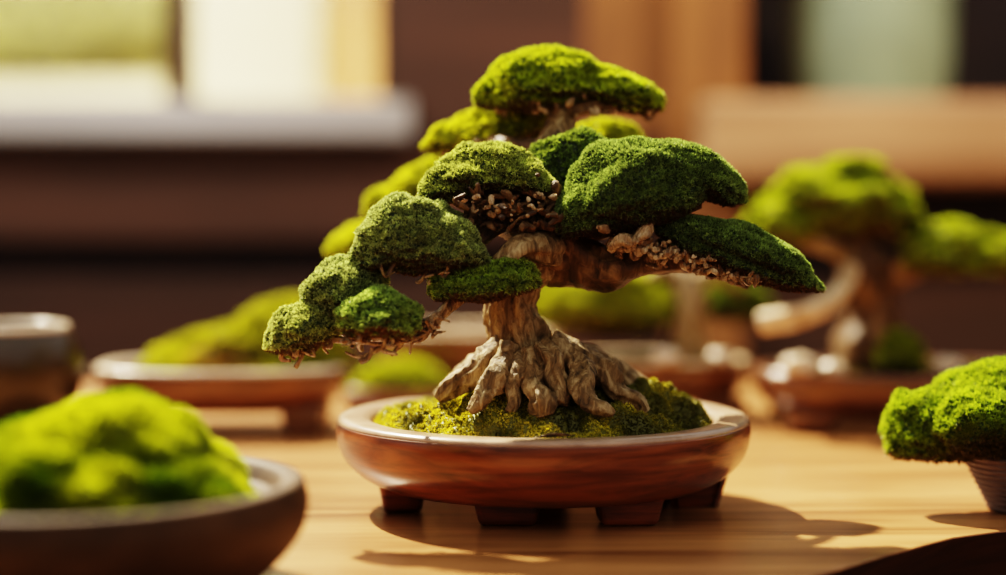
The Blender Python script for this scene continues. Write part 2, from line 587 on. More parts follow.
# window left of the wall centre, open to the garden
win = thing('window_1', (-1.5, WD + 0.05, sill_z1), None, None)
tag(win, kind='structure')
bevel_box('window_frame', (win_x1 - 0.02, WD + 0.02, sill_z1 - 0.01), (win_x1 + 0.002, WD + 0.10, WALL_TOP), M['frame'], win, 0.003)
bevel_box('window_frame', (-3.2, WD + 0.02, WALL_TOP - 0.03), (win_x1, WD + 0.10, WALL_TOP), M['frame'], win, 0.003)
edges = [win_x1 - 0.02]
for px in (175, -60, -300, -540, -800, -1080):
    bevel_box('mullion', (X(px) - 0.023, WD + 0.03, sill_z1 - 0.01), (X(px) + 0.023, WD + 0.08, WALL_TOP - 0.02), M['frame'], win, 0.003)
    edges.append(X(px))
for a, b in zip(edges[1:], edges[:-1]):
    bevel_box('pane', (a, WD + 0.052, sill_z1 - 0.005), (b, WD + 0.056, WALL_TOP - 0.025), M['glass'], win, 0)
# right: orange post, recess above the ledge
tag(bevel_box('trim_2', (X(672, 2.93), 2.93, 0), (X(745, 2.93), WD + 0.1, WALL_TOP), M['post'], None, 0.008), kind='structure')
tag(bevel_box('wall_back_right', (post_x0, WD, sill_z0), (X(690, 2.93), WD + 0.12, WALL_TOP), M['post'], None, 0.0), kind='structure')
tag(bevel_box('trim_3', (X(700, ledge_d), ledge_d, led_z0), (3.2, WD + 0.55, led_z1), M['ledge'], None, 0.02, 4), kind='structure')
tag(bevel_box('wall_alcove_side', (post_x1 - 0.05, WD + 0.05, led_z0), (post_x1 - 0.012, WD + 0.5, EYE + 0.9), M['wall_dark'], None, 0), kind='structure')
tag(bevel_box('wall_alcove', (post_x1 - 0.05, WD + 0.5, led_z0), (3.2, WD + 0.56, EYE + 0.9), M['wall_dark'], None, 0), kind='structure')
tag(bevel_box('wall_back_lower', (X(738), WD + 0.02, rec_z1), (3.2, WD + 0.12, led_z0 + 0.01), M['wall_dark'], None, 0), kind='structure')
# beyond the window
GD = 4.9
tag(bevel_box('garden_wall', (-6.5, GD, 0), (X(420, GD), GD + 0.15, EYE + 0.24), M['garden_wall'], None, 0.01), 'cream garden wall seen beyond the window', 'wall', kind='structure')
tag(bevel_box('ground_outside', (-7, WD + 0.3, -0.12), (3.5, 9, -0.06), M['gravel'], None, 0), kind='structure')
tag(bevel_box('garden_post', (X(326, 4.4), 4.4, -0.06), (X(420, 4.4), 4.55, EYE + 1.2), M['garden_post'], None, 0.01), 'tan wooden post outside at the right edge of the window', 'post')
tag(bevel_box('garden_screen', (X(186, 4.75), 4.75, -0.06), (X(318, 4.75), 4.8, EYE + 1.2), M['garden_wall'], None, 0.01), 'tall cream screen outside between the tan post and the mullion', 'screen')

# ================================================================== TABLE
tb = thing('table', (0.0, 1.6, 0), 'sunlit light brown wooden table with a worn curved front edge carrying all the pots', 'table')
out = [(-1.5, 2.25), (-1.5, 0.80), (-0.6, 0.86), (-0.1, 0.94), (0.08, 1.03)]
for px, py in ((815, 582), (842, 573), (900, 556), (960, 540), (1006, 534), (1060, 529)):
    p = np.array([(px - CX) / F_PX, 0])
    d = 0.24 * F_PX / (py - HORIZON)
    out.append(((px - CX) / F_PX * d, d))
out += [(0.62, 1.42), (1.3, 1.44), (1.5, 1.5), (1.5, 2.25)]
bm = bmesh.new()
vs = [bm.verts.new((x, y, TABLE_Z)) for x, y in out]
f = bm.faces.new(vs)
if f.normal.z < 0: bmesh.ops.reverse_faces(bm, faces=[f])
bm.normal_update()
ext = bmesh.ops.extrude_face_region(bm, geom=[f])
for v in [g for g in ext['geom'] if isinstance(g, bmesh.types.BMVert)]:
    v.co.z -= 0.045
    if v.co.y < 2.0 and abs(v.co.x) < 1.45: v.co.y += 0.05; v.co.x -= 0.03
bmesh.ops.recalc_face_normals(bm, faces=bm.faces)
bmesh.ops.bevel(bm, geom=[e for e in bm.edges if abs(e.verts[0].co.z - e.verts[1].co.z) < 1e-5], offset=0.004, segments=3, profile=0.5, affect='EDGES')
me = bpy.data.meshes.new('tabletop')
bm.to_mesh(me); bm.free()
me.materials.append(M['table'])
me.materials.append(M['table_edge_shaded'])
for pl in me.polygons:
    if pl.normal.z < 0.3: pl.material_index = 1
link('tabletop', me, tb)
for lx, ly in ((-1.4, 0.95), (-1.4, 2.15), (1.4, 1.6), (1.4, 2.15)):
    bevel_box('leg', (lx - 0.035, ly - 0.035, 0), (lx + 0.035, ly + 0.035, TABLE_Z - 0.039), M['table'], tb, 0.004)

# ================================================================== MAIN BONSAI
PC = W(543, 416, 1.41)
PCX, PCY = PC[0], 1.41
POT_R, POT_H, FOOT_H = 0.1495, 0.068, 0.0185
bon = thing('potted_bonsai', (PCX, PCY, TABLE_Z), 'large bonsai with tiered mossy pads in round red-brown footed pot at table centre', 'bonsai')
def foot_at(px, py):
    d = 0.24 * F_PX / (py - HORIZON)
    x = (px - CX) / F_PX * d
    return (x - PCX, d - PCY + 0.012)
feet = []
for px, py in ((400, 514), (508, 529), (630, 529), (692, 508)):
    fx, fy = foot_at(px, py)
    a = math.atan2(fy, fx) + math.pi / 2
    if py == 529: a = (math.pi if False else 0) + 0.12 * fx / 0.1
    feet.append((fx, fy, a))
feet.append((0.0, 0.105, 0.0))
shallow_pot(bon, PCX, PCY, TABLE_Z, POT_R, POT_H, FOOT_H, M['pot'], M['rim'], feet=feet, fw=0.05, inner=0.83)

# moss bed in the pot
rng = np.random.default_rng(7)
gx = np.linspace(-1, 1, 150)
ringV, ringF = [], []
nr_, na_ = 70, 220
R0 = POT_R * 0.82
TB = W(535, 395, 1.365)          # foot of the trunk
TBX, TBY = TB[0], 1.365
MRX = W(655, 395, 1.39)[0]
def bed_z(x, y):
    q = np.stack([x, y, np.zeros_like(x)], 1)
    r = np.hypot(x - PCX, y - PCY) / R0
    d = np.hypot((x - TBX) / 1.25, y - TBY)
    z = TABLE_Z + POT_H - 0.008 + 0.030 * np.exp(-(d / 0.052) ** 2) + 0.018 * np.exp(-((x - MRX) ** 2 + (y - 1.39) ** 2) / 0.026 ** 2) + 0.010 * np.clip(1 - r, 0, 1) ** 0.5
    b = bubbles(q * 95 + 4, 3)
    b2 = bubbles(q * 260 + 9, 5)
    edge = np.clip((1 - r) / 0.08, 0, 1)
    return z + edge * (0.015 * (b - 0.4) + 0.0026 * (b2 - 0.4) + 0.004 * vnoise(q * 40, 8))
rr = np.linspace(0.001, 1, nr_) * R0
aa = np.linspace(0, 2 * math.pi, na_, endpoint=False)
Xg = (PCX + rr[:, None] * np.cos(aa)).ravel()
Yg = (PCY + rr[:, None] * np.sin(aa)).ravel()
V = np.stack([Xg, Yg, bed_z(Xg, Yg)], 1)
tri = []
for i in range(nr_ - 1):
    for j in range(na_):
        a, b = i * na_ + j, i * na_ + (j + 1) % na_
        tri += [(a, a + na_, b + na_), (a, b + na_, b)]
tri = np.array(tri)
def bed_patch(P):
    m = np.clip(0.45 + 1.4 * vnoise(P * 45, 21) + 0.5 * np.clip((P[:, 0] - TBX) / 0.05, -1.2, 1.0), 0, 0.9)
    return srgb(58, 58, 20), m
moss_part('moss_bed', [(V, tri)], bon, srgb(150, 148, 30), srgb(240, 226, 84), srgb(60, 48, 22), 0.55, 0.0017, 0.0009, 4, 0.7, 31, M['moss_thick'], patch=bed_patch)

# trunk with its roots and branches
def path(L):
    return [W(a, b, d) for a, b, d, r in L], [r * PX(d) for a, b, d, r in L]
TR = [(535, 412, 1.37, 40), (531, 388, 1.368, 37), (525, 362, 1.365, 33), (517, 332, 1.36, 28), (512, 303, 1.36, 25), (518, 278, 1.36, 27),
      (534, 256, 1.365, 30), (546, 232, 1.375, 32), (540, 200, 1.39, 29), (549, 165, 1.41, 21), (562, 125, 1.43, 13), (566, 88, 1.44, 8)]
p, r = path(TR)
V, Fc = tube(p, r, 56, 150, rough=0.06, ridge=0.24, seed=4, knob=0.14, freq=120)
trunk = mesh_obj('trunk', V, Fc, M['bark'], bon)
ROOTS = [
    [(500, 338, 1.352, 10), (493, 356, 1.348, 13), (478, 370, 1.345, 13), (462, 380, 1.344, 10), (448, 390, 1.345, 9), (438, 400, 1.345, 5)],
    [(508, 345, 1.342, 10), (506, 362, 1.335, 12), (498, 378, 1.325, 13), (486, 390, 1.318, 10), (480, 401, 1.313, 9), (470, 412, 1.31, 4)],
    [(527, 352, 1.338, 10), (533, 368, 1.33, 12), (533, 383, 1.322, 11), (540, 395, 1.314, 13), (543, 405, 1.308, 15), (546, 416, 1.306, 8)],
    [(540, 345, 1.34, 10), (553, 360, 1.332, 13), (556, 376, 1.325, 11), (562, 390, 1.32, 9), (560, 404, 1.314, 6)],
    [(552, 346, 1.348, 10), (572, 360, 1.338, 13), (581, 374, 1.328, 13), (581, 390, 1.318, 10), (590, 403, 1.31, 10), (604, 409, 1.308, 8), (614, 414, 1.308, 3)],
    [(552, 342, 1.36, 12), (580, 358, 1.352, 14), (606, 374, 1.346, 13), (616, 390, 1.342, 10), (636, 400, 1.338, 9), (646, 412, 1.338, 5)],
    [(550, 345, 1.378, 14), (590, 362, 1.386, 14), (625, 380, 1.395, 12), (655, 396, 1.40, 8), (668, 408, 1.40, 4)],
    [(505, 348, 1.375, 12), (480, 366, 1.39, 12), (455, 384, 1.40, 8), (436, 396, 1.405, 4)],
    [(517, 355, 1.338, 7), (519, 372, 1.328, 9), (513, 386, 1.32, 8), (514, 402, 1.314, 6), (508, 412, 1.31, 3)],
]
for k, L in enumerate(ROOTS):
    p, r = path(L)
    V, Fc = tube(p, r, 24, 50, rough=0.09, ridge=0.3, seed=40 + k, knob=0.3, freq=150)
    mesh_obj('root', V, Fc, M['bark'], trunk)
BR = [
    ([(536, 246, 1.365, 27), (572, 258, 1.36, 26), (602, 268, 1.352, 22), (645, 262, 1.35, 16), (690, 262, 1.355, 11), (735, 280, 1.36, 5), (748, 288, 1.36, 2)], 'bark_dark'),
    ([(552, 235, 1.37, 20), (590, 226, 1.36, 16), (628, 222, 1.35, 12), (665, 214, 1.352, 8), (700, 205, 1.36, 4)], 'bark_dark'),
    ([(540, 232, 1.365, 19), (508, 216, 1.355, 17), (488, 200, 1.355, 14), (470, 186, 1.358, 6)], 'bark_dark'),
    ([(552, 250, 1.345, 16), (522, 246, 1.325, 13), (502, 262, 1.32, 10), (478, 284, 1.325, 7), (450, 286, 1.32, 5), (436, 292, 1.315, 4)], 'bark'),
    ([(478, 284, 1.325, 5), (455, 300, 1.318, 6), (436, 318, 1.312, 6), (408, 330, 1.308, 5), (380, 334, 1.306, 5), (350, 340, 1.308, 4), (318, 338, 1.31, 3)], 'twig'),
    ([(500, 225, 1.345, 9), (462, 250, 1.33, 7), (430, 262, 1.325, 6), (405, 262, 1.325, 4)], 'bark_dark'),
    ([(555, 150, 1.415, 12), (520, 145, 1.44, 9), (480, 142, 1.47, 6), (450, 145, 1.48, 3)], 'bark_dark'),
    ([(562, 115, 1.43, 8), (600, 105, 1.43, 6), (635, 103, 1.435, 3)], 'bark_dark'),
    ([(545, 190, 1.40, 13), (480, 195, 1.47, 9), (420, 205, 1.55, 6), (360, 245, 1.58, 4)], 'bark_dark'),
    ([(552, 180, 1.40, 14), (590, 165, 1.45, 9), (620, 150, 1.51, 5)], 'bark_dark'),
]
for k, (L, mt) in enumerate(BR):
    p, r = path(L)
    V, Fc = tube(p, r, 24, 60, rough=0.06, ridge=0.25, seed=70 + k, knob=0.25, freq=120)
    mesh_obj('branch', V, Fc, M[mt], trunk)

# foliage pads
def B(px, py, d, hw, hh, dep=0.75, tilt=0.0, pitch=0.0, seed=0, lump=0.16, flat=0.5, sub=5, bub=0.0013, bubf=270.0, asym=0.0, freq=1.9, pw=1.0):
    s = PX(d)
    # hh is the half of the visible height: the dome rises 1.5 hh above the base plane
    rz = 2 * hh * s / (1 + flat)
    c = W(px, py, d) + np.array([0, 0, -hh * s + flat * rz])
    return blob(c, hw * s, hw * s * dep, rz, tilt, pitch, seed, lump, flat, sub, bub, bubf, asym, freq, pw)

G_COOL = (srgb(50, 76, 34), srgb(196, 210, 148), srgb(84, 58, 28))
G_SHADED = (srgb(46, 72, 26), srgb(150, 174, 104), srgb(70, 42, 18))
G_SUNLIT = (srgb(124, 142, 20), srgb(218, 222, 70), srgb(80, 62, 22))  # yellow tint puts the sunlit glow of the far pads into their colour
PADS = [
    # the near left group, in focus
    ([B(414, 234, 1.325, 56, 37, tilt=0.08, seed=1, sub=6, pw=1.2), B(448, 246, 1.315, 38, 23, tilt=0.18, seed=2, pw=1.1), B(385, 246, 1.32, 34, 22, tilt=-0.25, seed=22, pw=1.1)], G_COOL, 'near'),
    ([B(346, 288, 1.325, 46, 26, tilt=-0.45, seed=3)], G_COOL, 'near'),
    ([B(304, 327, 1.315, 37, 23, tilt=-0.35, seed=4)], (srgb(64, 92, 36), srgb(208, 218, 146), srgb(84, 58, 28)), 'near'),
    ([B(378, 315, 1.298, 43, 23, tilt=0.05, seed=5)], (srgb(58, 96, 38), srgb(180, 206, 122), srgb(98, 66, 30)), 'near'),
    ([B(485, 280, 1.322, 54, 19, tilt=-0.12, seed=6, pw=0.8)], (srgb(60, 92, 24), srgb(174, 196, 92), srgb(84, 58, 28)), 'near'),
    ([B(488, 169, 1.35, 52, 27, tilt=0.0, seed=7, sub=6, pw=1.35), B(522, 178, 1.345, 31, 16, tilt=0.25, seed=8, pw=1.1), B(450, 184, 1.345, 33, 17, tilt=-0.2, seed=23, pw=1.1)], (srgb(60, 86, 32), srgb(196, 208, 124), srgb(80, 58, 28)), 'near'),
    # the right-hand pads, their shade put into a deeper green
    ([B(636, 184, 1.342, 72, 45, tilt=-0.22, seed=9, sub=6, pw=1.3, lump=0.1), B(694, 171, 1.352, 52, 21, tilt=0.46, seed=10, lump=0.08), B(596, 208, 1.335, 42, 26, tilt=-0.3, seed=24, lump=0.1)], G_SHADED, 'near'),
    ([B(735, 250, 1.345, 84, 22, tilt=0.36, dep=0.55, seed=11, sub=6)], G_SHADED, 'near'),
    ([B(574, 166, 1.38, 52, 32, tilt=-0.35, dep=0.5, seed=12, pw=1.2, lump=0.1), B(550, 192, 1.37, 32, 20, tilt=-0.3, dep=0.6, seed=25)], G_SHADED, 'far'),
    # crown
    ([B(545, 78, 1.45, 60, 32, tilt=-0.1, seed=13, pw=1.2), B(606, 89, 1.448, 54, 19, tilt=0.22, seed=14), B(502, 92, 1.45, 28, 15, tilt=-0.15, seed=15)], (srgb(92, 124, 18), srgb(200, 214, 64), srgb(74, 54, 20)), 'far'),
    ([B(506, 124, 1.49, 58, 24, tilt=-0.2, seed=16), B(453, 138, 1.49, 26, 14, tilt=-0.15, seed=17)], G_SUNLIT, 'far'),
    ([B(430, 187, 1.60, 60, 23, tilt=-0.45, seed=18), B(388, 203, 1.60, 24, 16, tilt=-0.3, seed=19)], G_SUNLIT, 'far'),
    ([B(372, 243, 1.62, 40, 19, tilt=-0.1, seed=20)], G_SUNLIT, 'far'),
    ([B(608, 146, 1.52, 44, 22, tilt=0.1, seed=21)], G_SUNLIT, 'far'),
]
rng = np.random.default_rng(99)
for k, (bl, (cb, ct_, cu), where) in enumerate(PADS):
    near = where == 'near'
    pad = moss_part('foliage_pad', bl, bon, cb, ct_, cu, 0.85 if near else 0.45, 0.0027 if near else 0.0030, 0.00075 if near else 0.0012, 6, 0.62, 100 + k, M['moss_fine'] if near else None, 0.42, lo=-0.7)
    mb = MB()
    V0 = np.concatenate([b[0] for b in bl])
    lo, hi = V0.min(0), V0.max(0)
    cen = (lo + hi) / 2
    n_tw = int(6 + 130 * (hi[0] - lo[0]))
    # short twigs that leave the underside of the pad
    low = []
    for Vb, Fb in bl:
        P, Nr = sample(Vb, Fb, 4000, rng)
        low.append(P[Nr[:, 2] < -0.55])
    low = np.concatenate(low)
    for q in low[rng.choice(len(low), min(n_tw, len(low)), replace=False)]:
        tgt = q + (cen - q) * 0.18 + rng.normal(size=3) * 0.003
        tgt[2] = q[2] - rng.uniform(0.0015, 0.005)
        a = q + [0, 0, 0.003]
        m_ = (a + tgt) / 2 + rng.normal(size=3) * 0.003 + [0, 0, -0.003]
        e_ = tgt + rng.normal(size=3) * 0.003
        r0 = rng.uniform(0.0006, 0.0017)
        V, Fc = tube([a, (a * 0.6 + m_ * 0.4) + rng.normal(size=3) * 0.001, m_, e_], [r0 * 0.6, r0, r0 * 1.2, r0 * 0.8], 7, 12, knob=0.5, seed=int(rng.integers(1e6)), freq=500)
        mb.add(V, Fc)
    if k not in (4, 5, 6, 7, 8, 11): mb.build('twig_cluster', M['twig'], pad)

# gnarled stubs under the branches, with round beads for the light dots
def shoots(n, place, size, rads, seed):
    g = np.random.default_rng(seed)
    mb = MB()
    for k in range(n):
        a, sc_ = place(g)
        v = g.normal(size=3) * [1, 1, 0.7]
        v *= size * sc_ / np.linalg.norm(v)
        r0 = g.uniform(*rads) * sc_
        w1 = g.normal(size=3) * size * 0.5
        V, Fc = tube([a - v, a + w1 * 0.6, a + v + w1, a + 1.5 * v - w1 * 0.4], [r0 * 0.7, r0 * 1.25, r0, r0 * 0.5], 8, 14, knob=0.7, ridge=0.3, seed=k + seed, freq=420)
        mb.add(V, Fc)
        if k % 3 == 0:
            V, Fc = blob(a + g.normal(size=3) * size, r0 * 1.1, r0 * 1.1, r0 * 1.0, 0, 0, k, 0.15, 1.0, 4)
            V, Fc = V, Fc
            mb.add(V, [tuple(f) for f in Fc])
    return mb
def pl_right(g):
    t = g.random() ** 0.8
    return W(604 + 158 * t + g.normal() * 6, 226 + 50 * t + g.uniform(-4, 24) * (1 - 0.6 * t), 1.335 + g.normal() * 0.012), 1 - 0.45 * t
def pl_left(g):
    t = g.random()
    return W(330 + 112 * t + g.normal() * 4, 343 - 18 * t + g.normal() * 5, 1.30 + g.normal() * 0.008), 1.0
def pl_mid(g):
    return W(g.uniform(458, 560), g.uniform(192, 230), 1.34 + g.normal() * 0.012), 1.0
shoots(120, pl_right, 0.0045, (0.0012, 0.0026), 501).build('shoot_cluster', M['twig'], trunk)
shoots(36, pl_left, 0.0040, (0.0006, 0.0015), 502).build('shoot_cluster', M['twig'], trunk)
shoots(110, pl_mid, 0.0050, (0.0010, 0.0024), 503).build('shoot_cluster', M['bark_dark'], trunk)

def pl_right2(g):
    t = g.random()
    return W(618 + 126 * t + g.normal() * 5, 240 + 40 * t + g.uniform(-8, 10) * (1 - 0.4 * t), 1.318 + g.normal() * 0.006), 1 - 0.3 * t
def pl_mid2(g):
    return W(g.uniform(475, 552), g.uniform(196, 214), 1.322 + g.normal() * 0.006), 1.0
shoots(30, pl_right2, 0.0022, (0.0008, 0.0023), 504).build('shoot_cluster', M['lit_bark'], trunk)
shoots(16, pl_mid2, 0.0022, (0.0008, 0.0018), 505).build('shoot_cluster', M['lit_bark'], trunk)
def pl_crown(g):
    return W(g.uniform(525, 640), g.uniform(101, 114), 1.44 + g.normal() * 0.01), 1.0
def pl_second(g):
    return W(g.uniform(480, 560), g.uniform(140, 154), 1.455 + g.normal() * 0.01), 1.0
def pl_p5(g):
    return W(g.uniform(425, 450), g.uniform(255, 285), 1.315 + g.normal() * 0.006), 0.8
shoots(34, pl_crown, 0.0028, (0.0009, 0.0022), 506).build('shoot_cluster', M['lit_bark'], trunk)
shoots(24, pl_second, 0.0028, (0.0009, 0.0022), 507).build('shoot_cluster', M['lit_bark'], trunk)
shoots(14, pl_p5, 0.0030, (0.0008, 0.0018), 508).build('shoot_cluster', M['lit_bark'], trunk)
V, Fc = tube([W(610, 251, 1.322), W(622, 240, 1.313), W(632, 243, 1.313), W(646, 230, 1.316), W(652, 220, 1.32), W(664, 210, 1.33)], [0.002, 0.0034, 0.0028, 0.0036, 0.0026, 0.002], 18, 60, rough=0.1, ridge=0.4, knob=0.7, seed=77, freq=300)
mesh_obj('branch', V, Fc, M['lit_bark'], trunk)
for L in ([(440, 322, 1.305), (415, 334, 1.298), (385, 345, 1.297), (362, 357, 1.298), (345, 352, 1.299)], [(432, 330, 1.30), (408, 341, 1.296), (382, 344, 1.294), (352, 341, 1.296)],
          [(448, 300, 1.31), (436, 318, 1.302), (424, 338, 1.30), (412, 343, 1.30)], [(372, 348, 1.296), (368, 358, 1.296), (360, 362, 1.297)]):
    V, Fc = tube([W(*q) for q in L], [0.0012, 0.0017, 0.0015, 0.0011, 0.0006][:len(L)], 10, 40, knob=0.4, seed=len(L), freq=300)
    mesh_obj('branch', V, Fc, M['twig'], trunk)

# dry curled leaf on the front rim
q = W(555, 437, PCY - POT_R * 0.9)
lv = []
n_, w_ = 16, 7
V, Fc = [], []
for i in range(n_):
    t = i / (n_ - 1)
    hw = 0.004 * math.sin(math.pi * (0.06 + 0.9 * t)) ** 0.8
    for j in range(w_):
        s = j / (w_ - 1) * 2 - 1
        V.append((q[0] - 0.014 + 0.028 * t, PCY - POT_R * 0.90 + hw * s, TABLE_Z + POT_H + 0.0006 + 0.0022 * s * s * math.sin(math.pi * t) + 0.0012 * t))
for i in range(n_ - 1):
    for j in range(w_ - 1):
        a = i * w_ + j
        Fc.append((a, a + 1, a + 1 + w_, a + w_))
lf = mesh_obj('dry_leaf', V, Fc, M['bark_dark'])
tag(lf, 'small dry brown curled leaf lying on the front rim of the central pot', 'leaf')

# ================================================================== FOREGROUND MOSS BOWL (left)
FD = 1.115
fcx = W(72, 480, FD)[0]
fb = thing('moss_bowl', (fcx, FD, TABLE_Z), 'wide brown stoneware bowl heaped with bright green moss, nearest the viewer at lower left', 'planter')
fz = W(72, 481, FD)[2] - TABLE_Z
fr = (W(305, 480, FD)[0] - fcx)
prof = smooth_prof([(0.01, 0.0), (fr * 0.6, 0.0), (fr * 0.68, 0.002), (fr * 0.84, fz * 0.2), (fr * 0.97, fz * 0.5), (fr * 1.01, fz * 0.75), (fr, fz * 0.92), (fr * 0.985, fz), (fr * 0.95, fz * 1.01), (fr * 0.90, fz * 0.985), (fr * 0.86, fz * 0.85)], 60) + [(0.01, fz * 0.83)]
V, Fc = lathe(prof, 112, 1, 1, (fcx, FD, TABLE_Z))
mesh_obj('bowl', V, Fc, M['bowl'], fb)
bl = [blob((fcx + 0.018, FD + 0.01, TABLE_Z + fz * 0.84), 0.080, 0.08, 0.054, 0.10, 0, 37, 0.12, 0.15, 5, 0.005, 60, 0, 2.4, 1.25),
      blob((fcx - 0.055, FD, TABLE_Z + fz * 0.84), 0.055, 0.07, 0.016, -0.1, 0, 32, 0.14, 0.15, 5, 0.003, 90),
      blob((fcx + 0.048, FD - 0.02, TABLE_Z + fz * 0.84), 0.062, 0.055, 0.030, 0.2, 0, 33, 0.14, 0.15, 5, 0.003, 90, 0, 2.4, 1.1)]
def shade_green(P):  # darker green noise patches, painted in for shade on the mound
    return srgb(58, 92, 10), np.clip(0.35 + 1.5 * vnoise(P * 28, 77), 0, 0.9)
moss_part('moss_mound', bl, fb, srgb(70, 102, 10), srgb(200, 210, 50), srgb(60, 60, 16), 0.45, 0.0055, 0.0011, 4, 0.45, 201, up=0.5, patch=shade_green)

# ================================================================== TEA BOWL (far left)
TD = 1.72
tcx = W(8, 330, TD)[0]
tz = W(8, 326, TD)[2] - TABLE_Z
tr = W(76, 330, TD)[0] - tcx
tbw = thing('tea_bowl', (tcx, TD, TABLE_Z), 'dark olive glazed bowl with a shiny pale rim, behind the heaped moss bowl', 'bowl')
prof = smooth_prof([(0.01, 0.0), (tr * 0.5, 0.0), (tr * 0.6, tz * 0.05), (tr * 0.85, tz * 0.25), (tr * 1.03, tz * 0.45), (tr * 1.08, tz * 0.66), (tr * 1.02, tz * 0.85), (tr * 0.90, tz * 0.97), (tr * 0.86, tz), (tr * 0.80, tz * 0.985), (tr * 0.82, tz * 0.85), (tr * 0.85, tz * 0.5), (tr * 0.6, tz * 0.2), (0.01, tz * 0.12)], 90)
V, Fc = lathe(prof, 80, 1, 1, (tcx, TD, TABLE_Z))
bowl = mesh_obj('bowl', V, Fc, M['cup'], tbw)
V, Fc = lathe(smooth_prof([(tr * 0.795, tz * 0.985), (tr * 0.895, tz * 0.97), (tr * 0.90, tz * 0.99), (tr * 0.87, tz * 1.012), (tr * 0.82, tz * 1.01), (tr * 0.79, tz * 0.985)], 24), 80, 1, 1, (tcx, TD, TABLE_Z))
mesh_obj('rim', V, Fc[:-2], M['stone'], bowl)

# ================================================================== LEFT TRAY
def tray(name, label, cat, px0, px1, py_base, py_rim, d, mat, rim_mat, sy=0.7, power=2.6, inner=0.86, foot=0.3, group=None, fw=0.05):
    cx = (W(px0, py_rim, d)[0] + W(px1, py_rim, d)[0]) / 2
    r = (W(px1, py_rim, d)[0] - W(px0, py_rim, d)[0]) / 2
    h = W(500, py_rim, d)[2] - TABLE_Z
    t = thing(name, (cx, d, TABLE_Z), label, cat, group)
    fh = h * foot
    k = r * 0.68
    feet = [(sx_ * k, sy_ * k * sy * 0.9, 0.0) for sx_ in (-1, 1) for sy_ in (-1, 1)]
    shallow_pot(t, cx, d, TABLE_Z, r, h, fh, mat, rim_mat, 1.0, sy, power, inner, feet, fw, seg=96)
    return t, cx, r, h
LD = 1.85
lt, lcx, lr, lh = tray('moss_tray', 'brown footed oval tray holding a long low moss mound, left of the central bonsai', 'planter', 97, 348, 440, 363, LD, M['dark_pot'], M['stone'], foot=0.34, fw=0.04)
bl = [blob((lcx + 0.016, LD, TABLE_Z + lh - 0.012), 0.088, 0.058, 0.046, -0.12, 0, 41, 0.14, 0.15, 5, 0.003, 80),
      blob((lcx + 0.06, LD + 0.01, TABLE_Z + lh - 0.012), 0.056, 0.055, 0.066, -0.1, 0, 42, 0.14, 0.15, 5, 0.003, 80),
      blob((lcx - 0.03, LD, TABLE_Z + lh - 0.012), 0.05, 0.05, 0.03, -0.1, 0, 43, 0.14, 0.15, 5, 0.003, 80)]
def pink(P):
    m = np.clip(1 - np.hypot((P[:, 0] - lcx - 0.005) / 0.045, (P[:, 2] - TABLE_Z - lh - 0.005) / 0.022), 0, 0.8) * (P[:, 1] < LD)
    return srgb(170, 124, 84), m
moss_part('moss_mound', bl, lt, srgb(100, 112, 18), srgb(190, 190, 58), srgb(60, 50, 16), 0.28, 0.004, 0.0016, 4, 0.6, 202, patch=pink)

# small moss pot behind, between the left tray and the trunk
SD = 2.02
st, scx, sr, sh = tray('moss_dish', 'low dark dish with flat yellow-green moss cushion, behind left side of central pot', 'planter', 340, 462, 420, 386, SD, M['dark_pot'], M['dark_pot'], foot=0.2, fw=0.03)
moss_part('moss_mound', [blob((scx, SD, TABLE_Z + sh - 0.012), 0.054, 0.036, 0.036, 0.0, 0, 45, 0.1, 0.15, 5, 0.003, 80)], st, srgb(98, 116, 16), srgb(190, 196, 50), srgb(60, 50, 16), 0.3, 0.004, 0.0016, 4, 0.6, 203)

# low tray behind the trunk
BD = 2.14
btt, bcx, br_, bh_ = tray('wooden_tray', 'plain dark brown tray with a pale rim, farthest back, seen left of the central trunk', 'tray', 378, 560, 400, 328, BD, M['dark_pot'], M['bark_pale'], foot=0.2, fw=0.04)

# ================================================================== MIDDLE BONSAI (behind the trunk, right)
MD = 1.98
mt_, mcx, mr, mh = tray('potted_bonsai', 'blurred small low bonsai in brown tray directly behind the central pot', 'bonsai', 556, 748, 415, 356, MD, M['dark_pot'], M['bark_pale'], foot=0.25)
moss_part('foliage_pad', [B(600, 300, MD, 74, 34, tilt=0.05, seed=50), B(650, 290, MD + 0.03, 42, 24, seed=51)], mt_, srgb(104, 122, 18), srgb(196, 200, 54), srgb(80, 70, 24), 0.25, 0.004, 0.0018, 4, 0.6, 204)
moss_part('foliage_pad', [B(735, 302, MD + 0.05, 34, 22, tilt=0.1, seed=52)], mt_, srgb(74, 92, 24), srgb(140, 156, 60), srgb(80, 70, 24), 0.25, 0.004, 0.0018, 4, 0.6, 205)
p, r = path([(688, 358, MD - 0.02, 24), (689, 335, MD - 0.02, 18), (692, 310, MD - 0.02, 15), (688, 285, MD - 0.01, 14), (665, 270, MD, 9), (640, 285, MD, 5)])
V, Fc = tube(p, r, 28, 60, 0.05, 0.15, 91, 0.12, 80)
mtr = mesh_obj('trunk', V, Fc, M['bark'], mt_)
p, r = path([(690, 285, MD - 0.01, 10), (715, 276, MD, 8), (742, 292, MD + 0.01, 4)])
V, Fc = tube(p, r, 20, 30, 0.05, 0.15, 92, 0.12, 80)
mesh_obj('branch', V, Fc, M['bark'], mtr)
def soil(parent, cx, cy, z, rx, ry, seed, cb, ct_, h=0.012):
    return moss_part('moss_bed', [blob((cx, cy, z), rx, ry, h, 0, 0, seed, 0.12, 0.3, 5, 0.003, 90)], parent, cb, ct_, srgb(50, 40, 20), 0.22, 0.003, 0.0018, 4, 0.6, seed, M['moss_thick'])
soil(mt_, mcx, MD, TABLE_Z + mh - 0.012, mr * 0.80, mr * 0.52, 61, srgb(80, 74, 40), srgb(140, 128, 80))
